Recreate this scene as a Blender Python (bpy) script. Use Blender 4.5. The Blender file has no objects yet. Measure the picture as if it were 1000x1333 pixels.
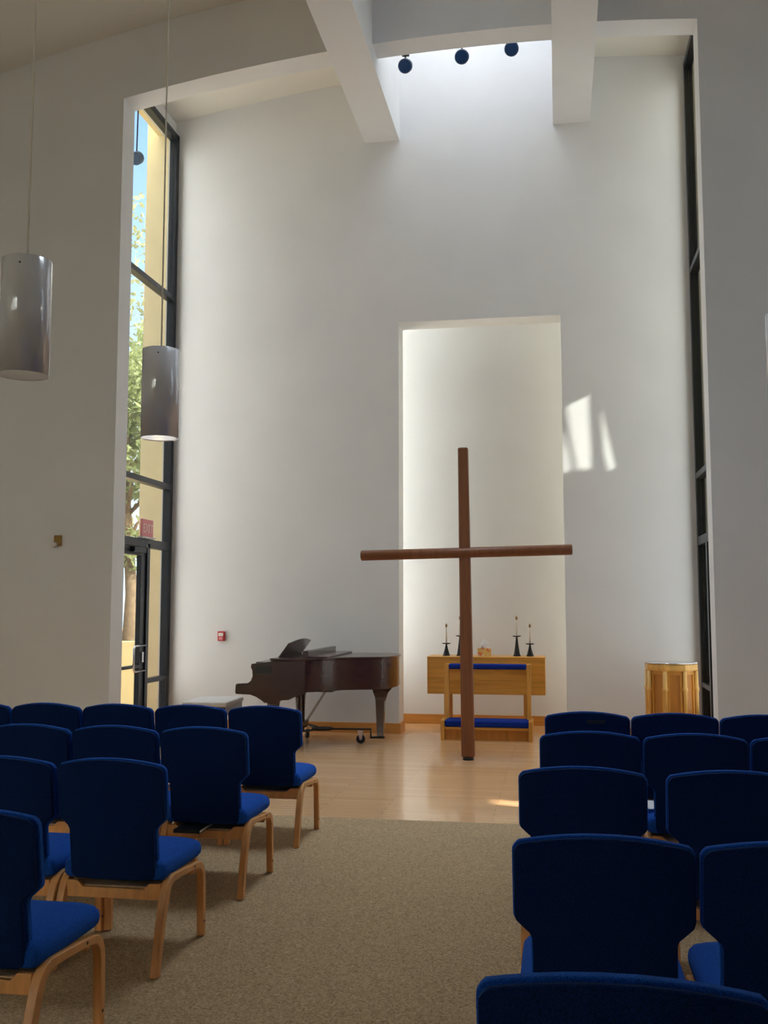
import bpy, bmesh, math, random
from mathutils import Vector, Matrix

random.seed(7)
S = bpy.context.scene
C = S.collection
PI = math.pi

# ------------------------------------------------------------------ helpers
class MB:
    """collects shapes, then links them as ONE mesh object"""
    def __init__(self):
        self.v, self.f, self.sm = [], [], []

    def add(self, vs, fs, smooth=False):
        n = len(self.v)
        self.v += [tuple(p) for p in vs]
        self.f += [tuple(i + n for i in f) for f in fs]
        self.sm += [smooth] * len(fs)
        return self

    def box(self, x0, x1, y0, y1, z0, z1):
        vs = [(x, y, z) for z in (z0, z1) for y in (y0, y1) for x in (x0, x1)]
        return self.add(vs, [(0, 2, 3, 1), (4, 5, 7, 6), (0, 1, 5, 4), (2, 6, 7, 3), (0, 4, 6, 2), (1, 3, 7, 5)])

    def hexa(self, lo, hi):
        """two quads of four points joined into a solid (lo wound the same way as hi)"""
        return self.add(list(lo) + list(hi), [(3, 2, 1, 0), (4, 5, 6, 7), (0, 1, 5, 4), (1, 2, 6, 5), (2, 3, 7, 6), (3, 0, 4, 7)])

    def prism(self, poly, axis, a, b, smooth=False):
        """polygon of 2D points extruded along axis ('x','y','z') from a to b"""
        def P(p, t):
            if axis == 'x': return (t, p[0], p[1])
            if axis == 'y': return (p[0], t, p[1])
            return (p[0], p[1], t)
        n = len(poly)
        vs = [P(p, a) for p in poly] + [P(p, b) for p in poly]
        self.add(vs, [tuple(range(n))[::-1], tuple(range(n, 2 * n))])
        k = len(self.v) - 2 * n
        for i in range(n):
            j = (i + 1) % n
            self.f.append((k + i, k + j, k + n + j, k + n + i)); self.sm.append(smooth)
        return self

    def tube(self, pts, r, n=10, smooth=True):
        pts = [Vector(p) for p in pts]
        rs = r if isinstance(r, (list, tuple)) else [r] * len(pts)
        vs, fs = [], []
        ref = None
        for i, p in enumerate(pts):
            d = (pts[min(i + 1, len(pts) - 1)] - pts[max(i - 1, 0)]).normalized()
            if ref is None:
                ref = Vector((0, 0, 1)) if abs(d.z) < .9 else Vector((1, 0, 0))
            u = (ref - d * ref.dot(d)).normalized(); w = d.cross(u); ref = u
            for k in range(n):
                a = 2 * PI * k / n
                vs.append(p + (u * math.cos(a) + w * math.sin(a)) * rs[i])
        for i in range(len(pts) - 1):
            for k in range(n):
                a, b = i * n + k, i * n + (k + 1) % n
                fs.append((a, b, b + n, a + n))
        self.add(vs, fs, smooth)
        m = len(self.v) - len(vs)
        self.f += [tuple(m + k for k in range(n))[::-1], tuple(m + len(vs) - n + k for k in range(n))]
        self.sm += [False, False]
        return self

    def lathe(self, prof, c=(0, 0, 0), n=24, smooth=True, a0=0.0, closed_caps=True):
        vs, fs = [], []
        for r, z in prof:
            for k in range(n):
                a = a0 + 2 * PI * k / n
                vs.append((c[0] + r * math.cos(a), c[1] + r * math.sin(a), c[2] + z))
        for i in range(len(prof) - 1):
            for k in range(n):
                a, b = i * n + k, i * n + (k + 1) % n
                fs.append((a, b, b + n, a + n))
        self.add(vs, fs, smooth)
        if closed_caps:
            m = len(self.v) - len(vs)
            self.f += [tuple(m + k for k in range(n))[::-1], tuple(m + len(vs) - n + k for k in range(n))]
            self.sm += [False, False]
        return self

    def ribbon(self, path, x0, x1, th):
        """rectangular bar swept along a path of (y, z), from x0 to x1; th thickness per point"""
        vs, fs = [], []
        n = len(path)
        for i, (y, z) in enumerate(path):
            a = path[max(i - 1, 0)]; b = path[min(i + 1, n - 1)]
            d = Vector((b[0] - a[0], b[1] - a[1])).normalized()
            t = (th[i] if isinstance(th, (list, tuple)) else th) / 2
            nx, nz = -d.y * t, d.x * t
            if i in (0, n - 1): nz = 0
            vs += [(x0, y + nx, z + nz), (x1, y + nx, z + nz), (x1, y - nx, z - nz), (x0, y - nx, z - nz)]
        for i in range(n - 1):
            for k in range(4):
                a, b = i * 4 + k, i * 4 + (k + 1) % 4
                fs.append((a, b, b + 4, a + 4))
        fs += [(3, 2, 1, 0), tuple(range(4 * n - 4, 4 * n))]
        return self.add(vs, fs)

    def build(self, name, mat, parent=None, bevel=0, seg=2, smooth=None, sub=0):
        me = bpy.data.meshes.new(name)
        me.from_pydata(self.v, [], self.f)
        bm = bmesh.new(); bm.from_mesh(me)
        bmesh.ops.recalc_face_normals(bm, faces=bm.faces)
        bm.to_mesh(me); bm.free()
        for p, s in zip(me.polygons, self.sm):
            p.use_smooth = s if smooth is None else smooth
        me.materials.append(mat)
        o = bpy.data.objects.new(name, me)
        C.objects.link(o)
        if parent: o.parent = parent
        if bevel:
            m = o.modifiers.new('bevel', 'BEVEL'); m.width = bevel; m.segments = seg
            m.limit_method = 'ANGLE'; m.angle_limit = math.radians(40)
            if smooth is None:
                for p in me.polygons: p.use_smooth = True
                m.harden_normals = True
        if sub:
            m = o.modifiers.new('sub', 'SUBSURF'); m.levels = sub; m.render_levels = sub
        return o


def tag(o, label, cat, group=None):
    o['label'] = label; o['category'] = cat
    if group: o['group'] = group
    return o

def thing(name, label, cat, loc=(0, 0, 0), rotz=0, group=None):
    o = bpy.data.objects.new(name, None); C.objects.link(o)
    o.empty_display_size = .1
    o.location = loc; o.rotation_euler = (0, 0, rotz)
    return tag(o, label, cat, group)

def struct(o):
    o['kind'] = 'structure'
    return o

def copy_tree(o, parent=None):
    c = o.copy(); C.objects.link(c)
    if parent: c.parent = parent
    for ch in list(o.children): copy_tree(ch, c)
    return c

# ------------------------------------------------------------------ materials
def new_mat(name):
    m = bpy.data.materials.new(name); m.use_nodes = True
    nt = m.node_tree
    return m, nt, nt.nodes['Principled BSDF']

def simple(name, col, rough=.5, metal=0, var=0.0, scale=8, bump=0, bscale=200, coat=0, spec=.5):
    m, nt, b = new_mat(name)
    N, L = nt.nodes, nt.links
    b.inputs['Roughness'].default_value = rough
    b.inputs['Metallic'].default_value = metal
    b.inputs['Coat Weight'].default_value = coat
    b.inputs['Specular IOR Level'].default_value = spec
    b.inputs['Base Color'].default_value = (*col, 1)
    tc = N.new('ShaderNodeTexCoord')
    if var:
        n = N.new('ShaderNodeTexNoise'); n.inputs['Scale'].default_value = scale; n.inputs['Detail'].default_value = 6
        r = N.new('ShaderNodeValToRGB')
        r.color_ramp.elements[0].color = (*[c * (1 - var) for c in col], 1)
        r.color_ramp.elements[1].color = (*[min(1, c * (1 + var)) for c in col], 1)
        r.color_ramp.elements[0].position = .3; r.color_ramp.elements[1].position = .7
        L.new(tc.outputs['Object'], n.inputs['Vector']); L.new(n.outputs['Fac'], r.inputs['Fac'])
        L.new(r.outputs['Color'], b.inputs['Base Color'])
    if bump:
        n2 = N.new('ShaderNodeTexNoise'); n2.inputs['Scale'].default_value = bscale; n2.inputs['Detail'].default_value = 3
        bp = N.new('ShaderNodeBump'); bp.inputs['Strength'].default_value = bump; bp.inputs['Distance'].default_value = .002
        L.new(tc.outputs['Object'], n2.inputs['Vector']); L.new(n2.outputs['Fac'], bp.inputs['Height'])
        L.new(bp.outputs['Normal'], b.inputs['Normal'])
    return m

def wood(name, col, rough=.4, stretch=(3, 3, 40), var=.25, coat=0):
    """stretch: noise scale per axis; the grain runs along the axis with the smallest scale"""
    m, nt, b = new_mat(name)
    N, L = nt.nodes, nt.links
    tc = N.new('ShaderNodeTexCoord'); mp = N.new('ShaderNodeMapping')
    mp.inputs['Scale'].default_value = stretch
    n = N.new('ShaderNodeTexNoise'); n.inputs['Scale'].default_value = 1; n.inputs['Detail'].default_value = 8
    n.inputs['Roughness'].default_value = .65; n.inputs['Distortion'].default_value = .4
    r = N.new('ShaderNodeValToRGB')
    r.color_ramp.elements[0].position = .25; r.color_ramp.elements[1].position = .75
    r.color_ramp.elements[0].color = (*[c * (1 - var) for c in col], 1)
    r.color_ramp.elements[1].color = (*[min(1, c * (1 + var)) for c in col], 1)
    L.new(tc.outputs['Object'], mp.inputs['Vector']); L.new(mp.outputs['Vector'], n.inputs['Vector'])
    L.new(n.outputs['Fac'], r.inputs['Fac']); L.new(r.outputs['Color'], b.inputs['Base Color'])
    b.inputs['Roughness'].default_value = rough; b.inputs['Coat Weight'].default_value = coat
    b.inputs['Coat Roughness'].default_value = .12
    return m

def fabric(name, col, sheen=.35):
    m, nt, b = new_mat(name)
    N, L = nt.nodes, nt.links
    tc = N.new('ShaderNodeTexCoord')
    n = N.new('ShaderNodeTexNoise'); n.inputs['Scale'].default_value = 350; n.inputs['Detail'].default_value = 4
    r = N.new('ShaderNodeValToRGB')
    r.color_ramp.elements[0].color = (*[c * .55 for c in col], 1); r.color_ramp.elements[1].color = (*[c * 1.5 for c in col], 1)
    r.color_ramp.elements[0].position = .35; r.color_ramp.elements[1].position = .68
    L.new(tc.outputs['Object'], n.inputs['Vector']); L.new(n.outputs['Fac'], r.inputs['Fac'])
    L.new(r.outputs['Color'], b.inputs['Base Color'])
    bp = N.new('ShaderNodeBump'); bp.inputs['Strength'].default_value = .35; bp.inputs['Distance'].default_value = .002
    L.new(n.outputs['Fac'], bp.inputs['Height']); L.new(bp.outputs['Normal'], b.inputs['Normal'])
    b.inputs['Roughness'].default_value = .95; b.inputs['Specular IOR Level'].default_value = .1
    b.inputs['Sheen Weight'].default_value = sheen; b.inputs['Sheen Roughness'].default_value = .4
    b.inputs['Sheen Tint'].default_value = (.1, .3, .9, 1)
    return m

def floor_mat():
    m, nt, b = new_mat('maple_planks')
    N, L = nt.nodes, nt.links
    tc = N.new('ShaderNodeTexCoord')
    br = N.new('ShaderNodeTexBrick')
    br.inputs['Scale'].default_value = 1; br.inputs['Brick Width'].default_value = 1.3; br.inputs['Row Height'].default_value = .085
    br.inputs['Mortar Size'].default_value = .0012; br.offset = .37
    br.inputs['Color1'].default_value = (.86, .53, .27, 1); br.inputs['Color2'].default_value = (.78, .455, .22, 1)
    br.inputs['Mortar'].default_value = (.36, .22, .12, 1)
    mp = N.new('ShaderNodeMapping'); mp.inputs['Scale'].default_value = (2.0, 30, 1)
    n = N.new('ShaderNodeTexNoise'); n.inputs['Scale'].default_value = 1; n.inputs['Detail'].default_value = 6
    mx = N.new('ShaderNodeMix'); mx.data_type = 'RGBA'; mx.blend_type = 'MULTIPLY'; mx.inputs['Factor'].default_value = .35
    r = N.new('ShaderNodeValToRGB'); r.color_ramp.elements[0].color = (.6, .55, .5, 1); r.color_ramp.elements[1].color = (1, 1, 1, 1)
    L.new(tc.outputs['Object'], br.inputs['Vector']); L.new(tc.outputs['Object'], mp.inputs['Vector'])
    L.new(mp.outputs['Vector'], n.inputs['Vector']); L.new(n.outputs['Fac'], r.inputs['Fac'])
    L.new(br.outputs['Color'], mx.inputs['A']); L.new(r.outputs['Color'], mx.inputs['B'])
    L.new(mx.outputs['Result'], b.inputs['Base Color'])
    b.inputs['Roughness'].default_value = .24
    b.inputs['Coat Weight'].default_value = .45; b.inputs['Coat Roughness'].default_value = .05
    return m

def carpet_mat():
    m, nt, b = new_mat('loop_carpet')
    N, L = nt.nodes, nt.links
    tc = N.new('ShaderNodeTexCoord')
    n = N.new('ShaderNodeTexNoise'); n.inputs['Scale'].default_value = 110; n.inputs['Detail'].default_value = 5
    r = N.new('ShaderNodeValToRGB')
    r.color_ramp.elements[0].position = .3; r.color_ramp.elements[1].position = .72
    r.color_ramp.elements[0].color = (.26, .175, .095, 1); r.color_ramp.elements[1].color = (.61, .45, .275, 1)
    L.new(tc.outputs['Object'], n.inputs['Vector']); L.new(n.outputs['Fac'], r.inputs['Fac'])
    L.new(r.outputs['Color'], b.inputs['Base Color'])
    v = N.new('ShaderNodeTexVoronoi'); v.inputs['Scale'].default_value = 130
    bp = N.new('ShaderNodeBump'); bp.inputs['Strength'].default_value = .6; bp.inputs['Distance'].default_value = .006
    L.new(tc.outputs['Object'], v.inputs['Vector']); L.new(v.outputs['Distance'], bp.inputs['Height'])
    L.new(bp.outputs['Normal'], b.inputs['Normal'])
    b.inputs['Roughness'].default_value = 1; b.inputs['Specular IOR Level'].default_value = .05
    return m

def glass_mat():
    m = bpy.data.materials.new('window_glass'); m.use_nodes = True
    nt = m.node_tree; N, L = nt.nodes, nt.links
    for n in list(N): N.remove(n)
    out = N.new('ShaderNodeOutputMaterial'); mix = N.new('ShaderNodeMixShader')
    tr = N.new('ShaderNodeBsdfTransparent'); gl = N.new('ShaderNodeBsdfGlossy'); fr = N.new('ShaderNodeFresnel')
    fr.inputs['IOR'].default_value = 1.3
    gl.inputs['Roughness'].default_value = .02
    tr.inputs['Color'].default_value = (.93, .96, .95, 1)
    ge = N.new('ShaderNodeNewGeometry'); mu = N.new('ShaderNodeMath'); mu.operation = 'SUBTRACT'; mu.use_clamp = True
    L.new(fr.outputs['Fac'], mu.inputs[0]); L.new(ge.outputs['Backfacing'], mu.inputs[1])   # only the outer faces of the pane reflect
    L.new(mu.outputs[0], mix.inputs['Fac']); L.new(tr.outputs[0], mix.inputs[1]); L.new(gl.outputs[0], mix.inputs[2])
    L.new(mix.outputs[0], out.inputs['Surface'])
    return m

M = dict(
    plaster=simple('white_plaster', (.742, .752, .765), .9, var=.025, scale=1.5, bump=.12, bscale=60, spec=.2),
    ceiling=simple('ceiling_paint', (.74, .72, .66), .9, var=.02, scale=1.5, spec=.2),
    floor=floor_mat(), carpet=carpet_mat(),
    metal_dark=simple('dark_bronze_frame', (.030, .036, .048), .35, .4, var=.1),
    glass=glass_mat(),
    base=wood('baseboard_oak', (.58, .26, .055), .35, (1.5, 30, 30)),
    beech=wood('chair_beech', (.74, .35, .12), .42, (25, 4, 4)),
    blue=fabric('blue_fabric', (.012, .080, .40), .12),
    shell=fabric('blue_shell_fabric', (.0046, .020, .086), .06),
    kneel=fabric('kneeler_fabric', (.008, .03, .25), .1),
    cross=wood('cross_walnut', (.215, .074, .025), .45, (30, 30, 1.5)),
    oak=wood('honey_oak', (.66, .31, .045), .38, (1.5, 25, 25)),
    oak_v=wood('honey_oak_upright', (.64, .30, .05), .38, (25, 25, 1.5)),
    oak_dark=wood('oak_panel_dark', (.50, .20, .03), .4, (20, 20, 1.5)),
    oak_light=wood('font_oak_light', (.80, .47, .13), .35, (20, 20, 1.5)),
    piano=wood('piano_mahogany', (.045, .015, .011), .25, (2, 12, 12), coat=.45),
    black=simple('black_satin', (.012, .012, .013), .4, var=.1),
    iron=simple('black_iron', (.02, .02, .022), .55, .3, var=.2),
    ivory=simple('ivory', (.75, .73, .66), .3, var=.03),
    wax=simple('white_wax', (.80, .77, .70), .5, var=.03),
    brass=simple('brass', (.28, .17, .06), .4, 1, var=.1),
    chrome=simple('chrome', (.7, .7, .72), .15, 1, var=.05),
    pendant=simple('pendant_acrylic', (.60, .61, .66), .13, .1, var=.02, coat=.6, spec=.8),
    white_cloth=simple('white_vinyl', (.62, .60, .58), .6, var=.05),
    red=simple('alarm_red', (.50, .04, .04), .4, var=.05),
    sign=simple('exit_sign_face', (.78, .27, .29), .5, var=.04),
    sign_letter=simple('exit_sign_letters', (.88, .58, .56), .5, var=.02),
    paper=simple('white_paper', (.8, .8, .78), .7, var=.02),
    hymnal=simple('dark_book_cloth', (.02, .025, .03), .7, var=.1),
    lamp_blue=simple('spotlight_glass', (.02, .07, .20), .2, 0, var=.1),
    spot_skylit=simple('spotlight_skylit', (.05, .10, .19), .45, var=.1),  # blue cast of the sky light put into the housing colour
    rear_dark=simple('rear_wall_dark_grey', (.16, .16, .17), .9, var=.1),  # unseen rear wall kept dark to cut bounce onto the arch wall
    shelf=wood('pale_beech_ply', (.62, .40, .24), .5, (25, 4, 4)),
    cream=simple('cream_stucco', (.84, .72, .45), .9, var=.05, scale=3, bump=.2, bscale=40),
    low_wall=simple('tan_stucco', (.62, .50, .28), .9, var=.06, scale=3),
    ground=simple('dry_ground', (.30, .24, .15), 1, var=.3, scale=.6),
    bark=simple('bark', (.10, .07, .045), .9, var=.3, scale=12, bump=.4, bscale=30),
    rubber=simple('black_rubber', (.015, .015, .015), .7, var=.1),
)

def leaf_mat(name, col):
    m = simple(name, col, .6, var=.4, scale=1.2)
    nt = m.node_tree; N, L = nt.nodes, nt.links
    b = N['Principled BSDF']
    tl = N.new('ShaderNodeBsdfTranslucent'); tl.inputs['Color'].default_value = (col[0] * 1.1, col[1] * 1.1, col[2], 1)
    mx = N.new('ShaderNodeMixShader'); mx.inputs['Fac'].default_value = .4
    out = [n for n in N if n.type == 'OUTPUT_MATERIAL'][0]
    L.new(b.outputs[0], mx.inputs[1]); L.new(tl.outputs[0], mx.inputs[2]); L.new(mx.outputs[0], out.inputs['Surface'])
    return m
M['leaf_a'] = leaf_mat('leaf_green', (.17, .21, .10))
M['leaf_b'] = leaf_mat('leaf_olive', (.17, .19, .11))
M['leaf_c'] = leaf_mat('leaf_russet', (.30, .20, .09))

# tissue box print
def tissue_mat():
    m, nt, b = new_mat('tissue_box_print')
    N, L = nt.nodes, nt.links
    tc = N.new('ShaderNodeTexCoord'); v = N.new('ShaderNodeTexVoronoi'); v.inputs['Scale'].default_value = 28
    r = N.new('ShaderNodeValToRGB'); r.color_ramp.interpolation = 'CONSTANT'
    e = r.color_ramp.elements
    e[0].color = (.75, .50, .16, 1); e[1].position = .45; e[1].color = (.72, .22, .08, 1)
    x = e.new(.7); x.color = (.70, .62, .45, 1)
    L.new(tc.outputs['Object'], v.inputs['Vector']); L.new(v.outputs['Color'], r.inputs['Fac']); L.new(r.outputs['Color'], b.inputs['Base Color'])
    b.inputs['Roughness'].default_value = .5
    return m
M['tissue'] = tissue_mat()

# ------------------------------------------------------------------ room dimensions
YA0, YA1 = 10.10, 10.40          # arch wall, front and back face
YB0, YB1 = 11.98, 12.33          # back wall
YN = 13.05                       # niche back
XL, XR = -4.85, 1.65             # chancel window planes
JL, JR = -4.72, 1.50             # arch jambs
NX0, NX1, NZ = -1.89, 0.09, 5.02 # niche opening
NAVE_L, NAVE_R, NAVE_B = -7.6, 4.2, -5.0
SH0, SH1 = -1.875, 0.035         # skylight shaft between the beams
SHT = 9.2
def arc(x, apex, c=-.6, R=21.6):
    return apex - (R - math.sqrt(R * R - (x - c) ** 2))
def lin(a, b, n): return [a + (b - a) * i / n for i in range(n + 1)]

# ------------------------------------------------------------------ setting
struct(MB().box(NAVE_L, NAVE_R, 7.21, YN + .2, -.1, 0).build('floor', M['floor']))
struct(MB().box(NAVE_L, NAVE_R, NAVE_B, 7.21, -.1, .004).build('floor_carpet', M['carpet']))

# arch wall between nave and chancel
b = MB()
b.box(NAVE_L, JL, YA0, YA1, 0, 8.75); b.box(JR, NAVE_R, YA0, YA1, 0, 8.75)
xs = lin(JL, JR, 40)
for x0, x1 in zip(xs, xs[1:]):
    t = SHT
    b.hexa([(x0, YA0, arc(x0, 7.6)), (x1, YA0, arc(x1, 7.6)), (x1, YA1, arc(x1, 7.6)), (x0, YA1, arc(x0, 7.6))],
           [(x0, YA0, t), (x1, YA0, t), (x1, YA1, t), (x0, YA1, t)])
bmw = b.build('wall_front', M['plaster'])
struct(bmw)
# back wall with the niche opening
b = MB()
b.box(XL - .1, NX0, YB0, YB1, 0, SHT).box(NX1, XR + .1, YB0, YB1, 0, SHT).box(NX0, NX1, YB0, YB1, NZ, SHT)
struct(b.build('wall_back', M['plaster']))
# the bay behind the niche opening
BX0, BX1, BZ = -2.35, .45, 7.2
b = MB()
b.box(BX0 - .15, BX1 + .15, YN, YN + .2, 0, BZ)
b.box(BX1, BX1 + .15, YB1, YN, 0, .25).box(BX1, BX1 + .15, YB1, YN, 7.0, BZ)
b.box(BX0 - .15, BX0, YB1, YN, 0, .25).box(BX0 - .15, BX0, YB1, YN, 7.0, BZ)
b.box(BX0 - .15, BX1 + .15, YB1, YN + .2, BZ, BZ + .15)
struct(b.build('wall_niche', M['plaster']))
# side walls of the chancel over the windows
WT_L, WT_R = 7.66, 8.05
struct(MB().box(XL - .15, XL, YA1, YB0, WT_L, 8.6).build('wall_left', M['plaster']))
struct(MB().box(XR, XR + .15, YA1, YB0, WT_R, 8.6).build('wall_right', M['plaster']))
# nave walls
struct(MB().box(NAVE_L - .2, NAVE_L, NAVE_B, YA0, 0, 8.75).build('wall_nave_left', M['plaster']))
b = MB()   # with one added, unseen slot that throws the sun patch on the floor
SLOT = dict(y0=6.14, y1=6.40, z0=2.97, z1=3.56)
GY = [(1.6, 2.8), (6.7, 7.8)]          # two tall frosted windows beside it
GZ0, GZ1 = .9, 7.5
ys_ = [NAVE_B] + [v for g in GY[:1] for v in g] + [SLOT['y0'], SLOT['y1']] + [v for g in GY[1:] for v in g] + [YA1]
for i in range(0, len(ys_), 2): b.box(NAVE_R, NAVE_R + .2, ys_[i], ys_[i + 1], 0, 8.75)
for g in GY: b.box(NAVE_R, NAVE_R + .2, g[0], g[1], 0, GZ0).box(NAVE_R, NAVE_R + .2, g[0], g[1], GZ1, 8.75)
b.box(NAVE_R, NAVE_R + .2, SLOT['y0'], SLOT['y1'], 0, SLOT['z0']).box(NAVE_R, NAVE_R + .2, SLOT['y0'], SLOT['y1'], SLOT['z1'], 8.75)
struct(b.build('wall_nave_right', M['plaster']))
b = MB()
WX = [(-7.4, -5.9), (-5.5, -4.0)]  # unseen windows, made wide to raise the light on the arch wall
RZ0, RZ1 = 1.6, 5.8
b.box(NAVE_L, NAVE_R, NAVE_B - .2, NAVE_B, 0, RZ0).box(NAVE_L, NAVE_R, NAVE_B - .2, NAVE_B, RZ1, 8.75)
edges = [NAVE_L] + [v for w in WX for v in w] + [NAVE_R]
for i in range(0, len(edges), 2): b.box(edges[i], edges[i + 1], NAVE_B - .2, NAVE_B, RZ0, RZ1)
struct(b.build('wall_rear', M['rear_dark']))
# vaulted ceilings
def vault(name, x0, x1, y0, y1, apex, n=36, parent=None):
    b = MB(); xs = lin(x0, x1, n); vs = []; fs = []
    for x in xs:
        z = arc(x, apex)
        vs += [(x, y0, z), (x, y1, z), (x, y1, z + .2), (x, y0, z + .2)]
    for i in range(n):
        a = i * 4
        for k in range(4):
            fs.append((a + k, a + (k + 1) % 4, a + 4 + (k + 1) % 4, a + 4 + k))
    fs += [(3, 2, 1, 0), (n * 4, n * 4 + 1, n * 4 + 2, n * 4 + 3)]
    b.add(vs, fs, False)
    return struct(b.build(name, M['ceiling']))
SKY0, SKY1 = 6.5, 8.5            # added unseen roof opening, put in to light carpet and seats
vault('ceiling_nave', NAVE_L - .1, SH0 - .06, NAVE_B - .1, YA0 + .01, 8.39, 24)
vault('ceiling_nave', SH1 + .06, NAVE_R + .1, NAVE_B - .1, YA0 + .01, 8.39, 18)
vault('ceiling_nave', SH0 - .06, SH1 + .06, NAVE_B - .1, SKY0, 8.39, 8)
vault('ceiling_nave', SH0 - .06, SH1 + .06, SKY1, YA0 + .01, 8.39, 8)
vault('ceiling_chancel', XL - .1, SH0 - .06, YA1 - .01, YB0 + .01, 8.27, 16)
vault('ceiling_chancel', SH1 + .06, XR + .1, YA1 - .01, YB0 + .01, 8.27, 10)
# beams
def beam(x0, x1, z0):
    b = MB().box(x0, x1, NAVE_B, YB0, z0, 8.5)
    return struct(b.build('beam', M['plaster']))
beam(-2.315, SH0, 7.37)
beam(SH1, .485, 7.42)
# skylight shaft above the beams
b = MB()
b.box(SH0 - .2, SH0, YA1, YB0, 8.5, SHT).box(SH1, SH1 + .2, YA1, YB0, 8.5, SHT)
b.box(SH0 - .2, SH0, SKY0 - .1, SKY1 + .1, 8.5, SHT).box(SH1, SH1 + .2, SKY0 - .1, SKY1 + .1, 8.5, SHT)  # sides of the added opening over the nave
b.box(SH0, SH1, SKY0 - .1, SKY0, 8.5, SHT).box(SH0, SH1, SKY1, SKY1 + .1, 8.5, SHT)
struct(b.build('wall_skylight_shaft', M['plaster']))
def window_pane_mat():
    m, nt, bb = new_mat('skylight_diffuser')
    bb.inputs['Base Color'].default_value = (.9, .92, .95, 1); bb.inputs['Roughness'].default_value = .6
    bb.inputs['Transmission Weight'].default_value = .3
    return m
M['skylight'] = window_pane_mat()
struct(MB().box(SH0 - .2, SH1 + .2, YA0, YB1, SHT, SHT + .06).build('window_5', M['skylight']))
struct(MB().box(SH0 - .2, SH1 + .2, SKY0 - .1, SKY1 + .1, SHT, SHT + .06).build('added_roof_pane', M['skylight']))  # lid over the added nave opening

# baseboards
b = MB().box(XL + .02, NX0, YB0 - .018, YB0, 0, .122).box(NX0 - .001, NX0 + .018, YB0 - .018, YB1, 0, .122)
struct(b.build('baseboard_back', M['base'], bevel=.003))
b = MB().box(NX1, XR - .02, YB0 - .018, YB0, 0, .122).box(NX1 - .018, NX1 + .001, YB0 - .018, YB1, 0, .122)
struct(b.build('baseboard_back', M['base'], bevel=.003))
struct(MB().box(BX0, BX1, YN - .018, YN, 0, .122).build('baseboard_niche', M['base'], bevel=.003))
struct(MB().box(NAVE_L, JL, YA0 - .018, YA0, 0, .122).build('baseboard_front', M['base'], bevel=.003))
struct(MB().box(JR, NAVE_R, YA0 - .018, YA0, 0, .122).build('baseboard_front', M['base'], bevel=.003))

# ------------------------------------------------------------------ windows
def thing_struct(name, loc=(0, 0, 0)):
    o = bpy.data.objects.new(name, None); C.objects.link(o); o.location = loc
    o['kind'] = 'structure'; return o

TR = [5.455, 3.013]
HD = 2.26
DY = 11.27      # post between door and sidelight
def side_window(name, x, sgn, top, door=True):
    """glazing in the plane x, sgn = direction of the room"""
    w = thing_struct(name, (x, 0, 0))
    d = .05     # half depth of the frame
    f = MB()
    f.box(-d, d, YB0 - .085, YB0, 0, top)                 # jamb at the back wall
    f.box(-d, d, YA1, YA1 + .085, 0, top)                 # jamb at the arch wall
    f.box(-d, d, YA1, YB0, top - .09, top)
    for z in TR: f.box(-d, d, YA1 + .08, YB0 - .08, z - .035, z + .035)
    f.box(-d, d, YA1 + .08, YB0 - .08, HD - .05, HD + .05)
    f.box(-d, d, DY - .04, DY + .04, 0, HD)
    f.box(-d, d, DY, YB0 - .08, 0, .08)
    f.box(-d, d, DY + .03, YB0 - .08, .605, .66)
    f.build('window_frame', M['metal_dark'], w, bevel=.004)
    zs = [(HD + .05, TR[1] - .035), (TR[1] + .035, TR[0] - .035), (TR[0] + .035, top - .09)]
    for z0, z1 in zs:
        MB().box(-.004, .004, YA1 + .085, YB0 - .085, z0, z1).build('glass_pane', M['glass'], w)
    for z0, z1 in [(.08, .605), (.66, HD - .05)]:
        MB().box(-.004, .004, DY + .04, YB0 - .085, z0, z1).build('glass_pane', M['glass'], w)
    if not door:
        MB().box(-.004, .004, YA1 + .085, DY - .04, .0, HD - .05).build('glass_pane', M['glass'], w)
    return w
side_window('window_1', XL, 1, WT_L)
side_window('window_2', XR + .0, -1, WT_R, False)

# glass door in the left glazing
def door(name, x, sgn):
    w = thing_struct(name, (x, 0, 0))
    y0, y1 = YA1 + .09, DY - .045
    f = MB()
    f.box(-.03, .03, y1 - .13, y1, .01, HD - .055).box(-.03, .03, y0, y0 + .1, .01, HD - .055)
    f.box(-.03, .03, y0 + .1, y1 - .13, HD - .15, HD - .055).box(-.03, .03, y0 + .1, y1 - .13, .01, .22)
    f.build('door_frame', M['metal_dark'], w, bevel=.004)
    MB().box(-.004, .004, y0 + .1, y1 - .13, .22, HD - .15).build('glass_pane', M['glass'], w)
    MB().box(-.03, .03, y0 + .1, y1 - .13, .80, .835).build('push_bar', M['metal_dark'], w, bevel=.004)
    h = MB()
    yh = y1 - .24
    xx = sgn * .09
    h.tube([(sgn * .01, y1 - .10, 1.06), (xx, y1 - .10, 1.06), (xx, yh - .15, 1.06), (xx, yh - .18, 1.03), (xx, yh - .18, .80), (xx, yh - .15, .77), (xx, y1 - .10, .77), (sgn * .01, y1 - .10, .77)], .012, 10)
    h.build('door_handle', M['chrome'], w)
    MB().box(sgn * .03, sgn * .045, y1 - .08, y1 - .03, .86, .98).build('lock_plate', M['chrome'], w, bevel=.004)
    MB().box(sgn * .03, sgn * .09, y1 - .45, y1 - .12, HD - .12, HD - .06).build('door_closer', M['metal_dark'], w, bevel=.004)
door('door_1', XL, 1)

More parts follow.
